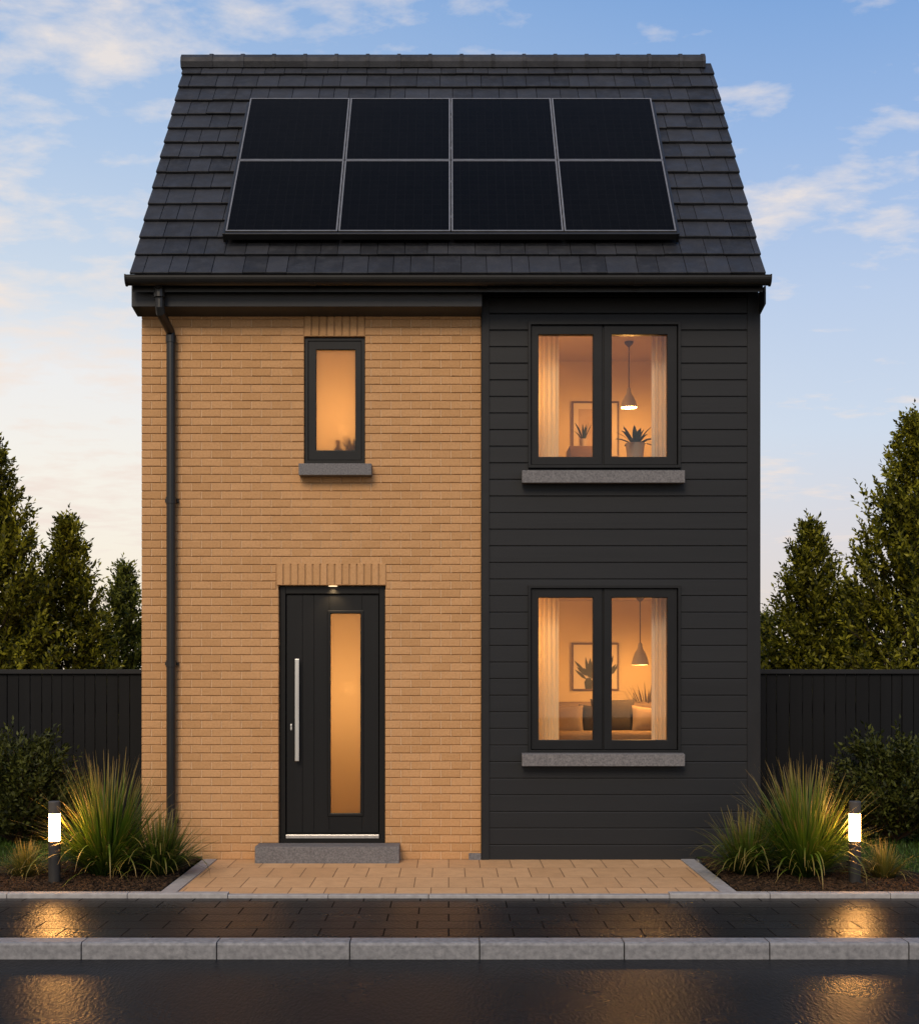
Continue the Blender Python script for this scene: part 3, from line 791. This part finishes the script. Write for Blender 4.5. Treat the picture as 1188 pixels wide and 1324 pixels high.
def soft(name, x0,x1,y0,y1,z0,z1, m=M['sofa'], bv=.05):
    b = MB(); b.box(x0,x1,y0,y1,z0,z1); o = b.build(name, m, s, bevel=bv); o.modifiers['Bevel'].segments = 4
    o.data.polygons.foreach_set('use_smooth', [True]*6); return o
soft('base', -.98, .92, -.42, .45, .06, SZ-.14)
for a, c in ((-.80,-.02),(-.012,.75)): soft('seat_cushion', a, c, -.44, .2, SZ-.13, SZ)
soft('backrest', -.96, .9, .22, .46, SZ-.12, SZ+.27)
soft('armrest', -1.0, -.82, -.42, .44, .06, SZ+.16); soft('armrest', .78, .94, -.42, .44, .06, SZ+.16)
for a in (-.9,.84):
    for c in (-.38,.4): b = MB(); b.box(a-.02,a+.02,c-.02,c+.02,0,.058); b.build('leg', M['wood'], s)
def cushion(label, px, pyb, Y, w_, h_, m, rz, tilt=-14, ry=0):
    p = at(px, pyb, Y); o = pillow(w_, h_, .15).build('cushion', m, None, smooth=True)
    o.location = (p.x, p.y, p.z+h_/2*.96); o.rotation_euler = (R(tilt), R(ry), R(rz)); return tag(o, label, 'cushion', 'cushions on the sofa')
cushion('dark brown cushion in the middle of the sofa, seen through the right pane', 793, 949, 1.42, .46, .36, M['dcush'], 8)
cushion('dark brown cushion seen at the edge of the left pane', 768, 950, 1.38, .34, .30, M['dcush'], -12, ry=4)
cushion('tan cushion leaning at the left end of the sofa', 733, 951, 1.36, .34, .30, M['cush'], -20, ry=-5)
cushion('tan cushion leaning behind the folded beige curtain', 836, 949, 1.36, .32, .28, M['cush'], 14, ry=6)
# things on the frosted window's inner sill
p = at(455, 584, .16)
b = MB(); b.lathe([(.035,0),(.035,.11),(.014,.135),(.014,.16),(.02,.165),(.02,.18)], 16); o = b.build('soap_bottle', M['wood'], None, loc=(at(438,584,.15).x,.15,WIN[2]+.06))
tag(o, 'slim bottle showing faintly through the small frosted window', 'bottle')
house_plant('small plant showing faintly through the small frosted window', (p.x-.005,.165,WIN[2]+.06), .04, .07, 14, .17, .028, .7, .6, M['darkleaf'])
b = MB(); b.box(WIN[0]+.02,WIN[1]-.02,.112,.24,WIN[2]+.03,WIN[2]+.058); b.build('inner_sill', M['room'], w)

# ------------------------------------------------------------------ solar panels
NO = .15
def slope_at(py):
    # distance up the slope at which the panel face lies on image row py
    f = lambda s_: EAVE+s_*st+NO*ct-EYE-(CY-py)/F*(D0+EVY+s_*ct-NO*st)
    lo, hi = -1, 6
    for _ in range(60):
        mid = (lo+hi)/2
        if f(mid) > 0: hi = mid
        else: lo = mid
    return lo
ct, st = math.cos(TH), math.sin(TH)
sb, sm, stp = slope_at(298.5), slope_at(206.5), slope_at(126)
PX0, PX1 = -1.966, 2.006
def onroof(x, s_, n): return (x, EVY+s_*ct-n*st, EAVE+s_*st+n*ct)
pw = (PX1-PX0)/4-.010
def panel(h, label):
    t = thing('solar_panel', label, 'solar panel', rot=(TH,0,0), group='solar panels on the roof')
    b = MB()
    o = [(-pw/2,-h/2),(pw/2,-h/2),(pw/2,h/2),(-pw/2,h/2)]; fw = .013
    i = [(-pw/2+fw,-h/2+fw),(pw/2-fw,-h/2+fw),(pw/2-fw,h/2-fw),(-pw/2+fw,h/2-fw)]
    b.add([(x,y,0) for x,y in o]+[(x,y,0) for x,y in i]+[(x,y,-.038) for x,y in o]+[(x,y,-.038) for x,y in i],
          sum([[(k,(k+1)%4,4+(k+1)%4,4+k),(8+k,8+(k+1)%4,(k+1)%4,k),(4+k,4+(k+1)%4,12+(k+1)%4,12+k),(8+k,12+k,12+(k+1)%4,8+(k+1)%4)] for k in range(4)],[]))
    b.build('frame', M['alu'], t)
    b = MB(); b.box(-pw/2+fw-.001, pw/2-fw+.001, -h/2+fw-.001, h/2-fw+.001, -.03, -.003); b.build('cell_sheet', M['panel'], t)
    return t
cols = ['far left', 'second from the left', 'third from the left', 'far right']
for row, (s0, s1) in enumerate(((sm, stp), (sb, sm))):
    pr = None
    for c in range(4):
        lab = 'black solar panel in the %s row of the roof array, %s' % (('upper','lower')[row], cols[c])
        loc = onroof(PX0+(c+.5)*(PX1-PX0)/4, (s0+s1)/2, NO)
        if pr is None: pr = panel(s1-s0-.010, lab); pr.location = loc
        else: dup(pr, loc, lab)
mf = thing('mounting_frame', 'dark metal mounting frame holding the eight solar panels above the tiles', 'mounting frame', onroof((PX0+PX1)/2, (sb+stp)/2, 0), (TH,0,0))
hl, hwid = (stp-sb)/2, (PX1-PX0)/2
for sx in (-1,1):
    b = MB(); b.box(*sorted((sx*(hwid+.004), sx*(hwid+.026))), -hl-.0, hl-.03, .036, NO-.025); b.build('side_rail', M['gutter'], mf, bevel=.003)
b = MB(); b.box(-hwid, hwid, -hl-.03, -hl-.004, .082, NO-.008); b.build('bottom_skirt', M['gutter'], mf, bevel=.003)
for y in (-hl*.75,-hl*.25,hl*.25,hl*.75):
    b = MB(); b.box(-hwid, hwid, y-.02, y+.02, .036, NO-.04); b.build('cross_rail', M['alu'], mf)

# ------------------------------------------------------------------ fence
for s_, lab in ((-1,'left'),(1,'right')):
    xs0 = (BX0+.006) if s_ < 0 else (CX1-.038); xe = s_*9.5
    t = thing('fence', 'tall black vertical board fence to the %s of the house' % lab, 'fence', (xs0, 2.0, 0), group='black board fences')
    b = MB(); x = 0; L = abs(xe-xs0)
    while x < L:
        w_ = random.choice((.105,.12,.12,.135)); a, c_ = sorted((s_*(x+.0025), s_*(x+w_-.0025)))
        b.cbox(a, c_, random.uniform(-.004,.002), .02, .05, 1.655, .004); x += w_
    b.build('board_panel', M['fence'], t)
    b = MB(); a, c_ = sorted((0, s_*L)); b.box(a, c_, -.035, .05, 1.655, 1.70); b.build('top_rail', M['trim'], t, bevel=.003)
    b = MB(); b.box(a, c_, .021, .05, .3, .4); b.box(a, c_, .021, .05, 1.25, 1.35); b.build('rail', M['fence'], t)
    for k in range(int(L/1.8)+1):
        b = MB(); q = s_*(.06+k*1.8); b.box(q-.045, q+.045, .051, .14, 0, 1.65); b.build('post', M['fence'], t)

# ------------------------------------------------------------------ bollard lights
def bollard(label, loc):
    t = thing('bollard_light', label, 'bollard light', loc, group='lit bollard lights')
    r = .0475
    b = MB(); b.lathe([(r+.012,0),(r+.012,.008),(r,.009),(r,.329),(r-.004,.333)], 32); b.build('post', M['post'], t)
    b = MB(); b.lathe([(r-.004,.3335),(r-.004,.5475)], 32); b.build('diffuser', M['lampglow'], t)
    b = MB(); b.lathe([(r-.004,.548),(r,.552),(r,.64),(r-.004,.646),(.002,.648)], 32); b.build('cap', M['cap'], t)
    return t
bd = 10.63
bl_ = bollard('black bollard light glowing beside the left ornamental grasses', (wx(70.5,bd), bd-D0, .01))
dup(bl_, (wx(1105,bd), bd-D0, .01), 'black bollard light glowing beside the right ornamental grasses')

# ------------------------------------------------------------------ foliage
def leaves(P, Dr, L, Wd, fold=.25):
    """two-triangle folded leaves at P along unit Dr"""
    n = len(P); rv = rng.normal(size=(n,3)); rv[:,2] += .8
    S = np.cross(Dr, rv); S /= np.linalg.norm(S,axis=1)[:,None]+1e-9
    N = np.cross(S, Dr)
    L = L[:,None]; Wd = Wd[:,None]
    v0 = P; v2 = P+Dr*L-N*L*.12
    v1 = P+Dr*L*.45+S*Wd+N*Wd*fold*1.6; v3 = P+Dr*L*.45-S*Wd+N*Wd*fold*1.6
    V = np.stack([v0,v1,v2,v3],1).reshape(-1,3); o = np.arange(n)[:,None]*4
    return V, np.concatenate([o+np.array([[0,1,2]]), o+np.array([[0,2,3]])],0)
def unit(v): return v/(np.linalg.norm(v,axis=-1,keepdims=True)+1e-9)
def tree(name, label, loc, H, Rd, m, nl=110, leaf=.075, seed=0, group='trees behind the fence', stemname='trunk', low=.08, prof=None, up=.75, cat='tree', tw=9, lf=11):
    r = np.random.default_rng(seed); random.seed(seed)
    t = thing(name, label, cat, loc, group=group)
    prof = prof or (lambda h: min(1.0,1.04*(1-h)**.92) * (.55+.45*min(1,h/.2)))
    tb = MB(); ln = [Vector((0,0,0))]
    for k in range(1,9): ln.append(Vector((random.uniform(-.02,.02)*H*.3, random.uniform(-.02,.02)*H*.3, H*k/8*.97)))
    tb.tube(ln, [max(.006, .024*H*.5*(1-k/8.6)) for k in range(9)], 8)
    P=[];Dv=[];Ls=[];Ws=[]
    def twig(a, d, L, n, sc=1.0):
        q_ = 1-.62*min(1,max(0,(a[2]/H-.72)/.28)) if name == 'garden_tree' else 1; L = L*q_; sc = sc*(1-.3*(1-q_)); n = max(5,int(n*(1-.35*(1-q_))))
        d = unit(d); k = np.arange(n)/max(1,n-1)
        pos = a[None]+d[None]*(k*L)[:,None]; pos[:,2] += .10*L*k**2
        side = unit(np.cross(d, r.normal(size=3)))
        sg = np.where(np.arange(n)%2==0,1,-1)[:,None]
        spin = r.normal(size=(n,3))*.35
        dv = unit(d[None]*.8+side[None]*sg*.75+spin+np.array([[0,0,.15]]))
        dv[-1] = d
        P.append(pos); Dv.append(dv); q = r.uniform(.7,1.15,n)*leaf*sc; Ls.append(q); Ws.append(q*r.uniform(.2,.28,n))
    for i in range(nl):
        h = low+(1-low)*((i+.5)/nl)**.9*.985; az = i*2.39996+r.uniform(-.4,.4)
        rr = Rd*prof(h)*r.uniform(.72,1.18)+.05; el = up*r.uniform(.65,1.3)*(1+.25*h)
        d = np.array([math.cos(az)*math.cos(el), math.sin(az)*math.cos(el), math.sin(el)])
        L = rr/max(.35,math.cos(el)); z = max(.02*H, h*H-L*math.sin(el)*.97); a = np.array([0,0,z])
        if z+L*math.sin(el) > H*1.0: L = max(.12,(H*1.0-z)/max(.2,math.sin(el)))
        bend = r.normal(size=3)*.08*L
        def pt(q): return a+d*L*q+bend*q*q
        tb.tube([pt(0),pt(.5),pt(.97)], [max(.004,.010*L),.007*min(1,L)+.002,.0018], 4, cap=False)
        nt = max(4,int(tw*min(1.6,.5+L)))
        for q in np.linspace(.3,.96,nt):
            q = min(1,q+r.uniform(-.05,.05)); dd = unit(d*.9+r.normal(size=3)*.55+np.array([0,0,.3]))
            twig(pt(q), dd, leaf*r.uniform(2.0,3.6), lf)
        twig(pt(.92), unit(d+np.array([0,0,.35])), leaf*r.uniform(2.6,4.2), lf)
    for k in range(5): twig(np.array([0,0,H*(.88+.025*k)])+r.normal(size=3)*.012, np.array([r.normal()*.14,r.normal()*.14,1]), H*.05+leaf*3.2, lf)
    P=np.concatenate(P);Dv=np.concatenate(Dv);Ls=np.concatenate(Ls);Ws=np.concatenate(Ws)
    global rng; old = rng; rng = r
    V,T = leaves(P,Dv,Ls,Ws); rng = old
    link('crown', fast_mesh('crown', V, T, None), m, t); tb.build(stemname, M['bark'], t)
    return t
def tree_at(px, py, Y, Rpx, **k):
    d = D0+Y; return dict(loc=(wx(px,d), Y, -.06), H=wz(py,d)+.06, Rd=Rpx*d/F, **k)
for lab, kw, m in (
    ('tallest dark green conical tree behind the left fence, cut by the frame edge', tree_at(-16,560,3.6,140,nl=300,leaf=.075,seed=3), 'leaf_a'),
    ('mid height conical tree in the middle of the left group', tree_at(88,668,4.6,88,nl=230,leaf=.072,seed=5), 'leaf_a'),
    ('smallest pale conical tree beside the brick side of the house', tree_at(160,729,6.4,56,nl=160,leaf=.075,seed=8), 'leaf_b'),
    ('short bushy tree filling the gap between the two larger left trees', tree_at(36,748,5.2,62,nl=160,leaf=.072,seed=9), 'leaf_a'),
    ('tallest conical tree behind the right fence, cut by the frame edge', tree_at(1183,533,3.6,150,nl=310,leaf=.075,seed=13), 'leaf_a'),
    ('mid height conical tree behind the right fence near the cladding', tree_at(1047,673,4.6,92,nl=240,leaf=.072,seed=15), 'leaf_a'),
    ('small tree half hidden by the corner of the dark cladding', tree_at(988,795,5.6,46,nl=120,leaf=.072,seed=17), 'leaf_b'),
    ('short bushy tree filling the gap between the two larger right trees', tree_at(1102,760,5.4,60,nl=160,leaf=.072,seed=19), 'leaf_a')):
    tree('conifer_tree' if False else 'garden_tree', lab, m=M[m], **kw)
# dark shrubs by the fence
dome = lambda h: math.sqrt(max(0,1-(max(0,h-.35)/.68)**2))
for lab, px, py, Y, rp, sd in (('rounded dark green shrub before the left fence', 18, 968, 1.0, 62, 23), ('rounded dark green shrub before the right fence', 1158, 966, 1.0, 66, 27)):
    d = D0+Y
    tree('garden_shrub', lab, (wx(px,d),Y,.02), wz(py,d), rp*d/F, M['leaf_c'], nl=120, leaf=.058, seed=sd, group='shrubs before the fences', stemname='stem', low=.12, prof=dome, up=.55, cat='shrub', tw=10, lf=9)
# ornamental grasses
def grass(label, px, py, ph, spread, n, m, seed, droop=16, width=.0145, cat='grass plant'):
    r = np.random.default_rng(seed); global rng; old = rng; rng = r
    d = F*EYE/(py-CY); Y = d-D0; Hh = ph*d/F; sp_ = spread*d/F
    az = r.uniform(0,2*math.pi,n); ln_ = np.abs(r.normal(0,.5,n)).clip(0,1.25)
    L = Hh*r.uniform(.55,1.04,n)*(1-.25*ln_)
    B = np.stack([np.cos(az), np.sin(az), np.zeros(n)],1)*(r.uniform(0,1,n)**.6*.10*sp_/.5)[:,None]
    a = ribbons(B, az+r.uniform(-.4,.4,n), ln_*.9, L, width*r.uniform(.7,1.25,n), r.uniform(.05,.75,n)*(.4+ln_), 7)
    nb = int(n*.45); azb = r.uniform(0,2*math.pi,nb); Bb = np.stack([np.cos(azb), np.sin(azb), np.zeros(nb)],1)*.07
    bq = ribbons(Bb, azb, r.uniform(.35,1.0,nb), sp_*r.uniform(.7,1.3,nb), width*r.uniform(.7,1.2,nb), r.uniform(.4,1.3,nb), 7)
    azd = r.uniform(-math.pi*.95,-.05*math.pi,droop); Bd = np.stack([np.cos(azd), np.sin(azd), np.zeros(droop)],1)*.06
    c = ribbons(Bd, azd, r.uniform(.12,.5,droop), sp_*r.uniform(.75,1.5,droop), width*1.7*np.ones(droop), r.uniform(1.9,2.7,droop), 10)
    V,q,uv = join_r(a,bq,c); rng = old
    V[:,2] = np.maximum(V[:,2], .004)
    o = link('ornamental_grass', fast_mesh('ornamental_grass', V, q, None, uv), M[m], None, smooth=True, loc=(wx(px,d),Y,.012))
    return tag(o, label, cat, 'ornamental grasses in the beds')
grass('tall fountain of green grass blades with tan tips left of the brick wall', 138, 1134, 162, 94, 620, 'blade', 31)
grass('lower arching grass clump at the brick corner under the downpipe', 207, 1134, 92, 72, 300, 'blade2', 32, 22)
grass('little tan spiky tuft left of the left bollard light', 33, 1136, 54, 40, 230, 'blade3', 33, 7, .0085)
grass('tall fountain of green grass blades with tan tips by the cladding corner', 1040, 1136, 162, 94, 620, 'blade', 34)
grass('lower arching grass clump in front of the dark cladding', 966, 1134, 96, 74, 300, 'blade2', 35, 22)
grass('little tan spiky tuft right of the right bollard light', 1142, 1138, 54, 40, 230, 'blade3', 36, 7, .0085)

# ------------------------------------------------------------------ light
SUN_AZ, SUN_EL = (-.24, -1.0), 36
sd = Vector((SUN_AZ[0], SUN_AZ[1], 0)).normalized()*math.cos(R(SUN_EL)); sd.z = math.sin(R(SUN_EL))
sun = bpy.data.lights.new('sun','SUN'); sun.energy = 2.4; sun.angle = R(24); sun.color = (1,.80,.58)
so = bpy.data.objects.new('sun', sun); COL.objects.link(so); so.location = sd*30; so.rotation_euler = sd.to_track_quat('Z','Y').to_euler()
W = bpy.data.worlds.new('World'); SC.world = W; W.use_nodes = True
t = W.node_tree; t.nodes.clear()
class WN(NT):
    def __init__(s, tree): s.t = tree; s.co = None
n = WN(t)
out = n.n('ShaderNodeOutputWorld')
sky = n.n('ShaderNodeTexSky', sky_type='NISHITA', sun_disc=False)
sky.sun_elevation = R(SUN_EL); sky.sun_rotation = math.atan2(-sd.x, sd.y); sky.air_density = 1.0; sky.dust_density = 1.0; sky.ozone_density = 1.0
g = n.n('ShaderNodeTexCoord').outputs['Generated']
sep = n.n('ShaderNodeSeparateXYZ', {0: g}); X, Y, Z = sep.outputs
el = n.math('MAXIMUM', Z, 0.0)
# evening gradient: warm and pale low down, blue high up; brighter and warmer to the left
def grade(stops):
    rp = n.n('ShaderNodeValToRGB', {'Fac': el}); e = rp.color_ramp.elements
    e[0].position = stops[0][0]; e[0].color = (*stops[0][1],1); e[1].position = stops[-1][0]; e[1].color = (*stops[-1][1],1)
    for p_, c_ in stops[1:-1]: k = e.new(p_); k.color = (*c_,1)
    return rp.outputs[0]
SKS = .10
gr = grade([(0,(.8,.68,.6)),(.09,(.75,.70,.72)),(.17,(.66,.74,.86)),(.26,(.53,.65,.86)),(.36,(.34,.51,.82)),(.45,(.20,.385,.74)),(.75,(.14,.29,.62))])
gl_ = grade([(0,(1,.84,.65)),(.14,(1.0,.93,.82)),(.21,(.93,.91,.89)),(.27,(.66,.75,.86)),(.36,(.46,.61,.84)),(.45,(.32,.49,.78)),(.75,(.16,.31,.62))])
side = n.n('ShaderNodeMapRange', {0: X, 1: -.27, 2: .30}, interpolation_type='SMOOTHSTEP').outputs[0]
grad = n.mix(1.0, n.mix(side, gl_, gr), (1/SKS,)*3, 'MULTIPLY')
base = n.mix(.88, sky.outputs[0], grad)
dn = n.math('ADD', el, .10)
cv = n.n('ShaderNodeCombineXYZ', {0: n.math('DIVIDE', X, dn), 1: n.math('DIVIDE', Y, dn), 2: 0.0}).outputs[0]
n1 = n.n('ShaderNodeTexNoise', {'Vector': n.n('ShaderNodeMapping', {'Vector': cv, 'Location': (5.5,0.6,0), 'Scale': (.85,1.0,1)}).outputs[0], 'Scale': 7.5, 'Detail': 8, 'Roughness': .58, 'Distortion': .15}).outputs[0]
n2 = n.n('ShaderNodeTexNoise', {'Vector': n.n('ShaderNodeMapping', {'Vector': cv, 'Location': (3.7,4.2,0)}).outputs[0], 'Scale': 1.5, 'Detail': 3}).outputs[0]
left = n.math('MULTIPLY', X, -.22)
dens = n.math('ADD', n.math('ADD', n1, n.math('MULTIPLY', n.math('SUBTRACT', n2, .5), .75)), left)
fac = n.ramp(dens, .505, .76)
cc = n.ramp(el, .05, .38, (.96,.82,.74), (1.0,.89,.80))
cc = n.mix(1.0, cc, (.92/SKS,)*3, 'MULTIPLY')
skyc = n.mix(n.math('MULTIPLY', fac, .78), base, cc)
bg = n.n('ShaderNodeBackground', {'Color': skyc, 'Strength': SKS})
t.links.new(bg.outputs[0], out.inputs[0])

# ------------------------------------------------------------------ camera and render
cam = bpy.data.cameras.new('camera'); co = bpy.data.objects.new('camera', cam); COL.objects.link(co); SC.camera = co
co.location = (0, -D0, EYE); co.rotation_euler = (R(90), 0, 0)
cam.sensor_fit = 'HORIZONTAL'; cam.sensor_width = 36; cam.lens = F/1188*36
cam.shift_x = (594-CX)/1188; cam.shift_y = (CY-662)/1188
cam.clip_start = .05; cam.clip_end = 2000
SC.view_settings.view_transform = 'Standard'; SC.view_settings.look = 'None'; SC.view_settings.exposure = 0; SC.view_settings.gamma = 1
SC.render.engine = 'CYCLES'; c = SC.cycles
c.use_denoising = True
c.max_bounces = 8; c.transparent_max_bounces = 12; c.sample_clamp_indirect = 20; c.caustics_reflective = False; c.caustics_refractive = False
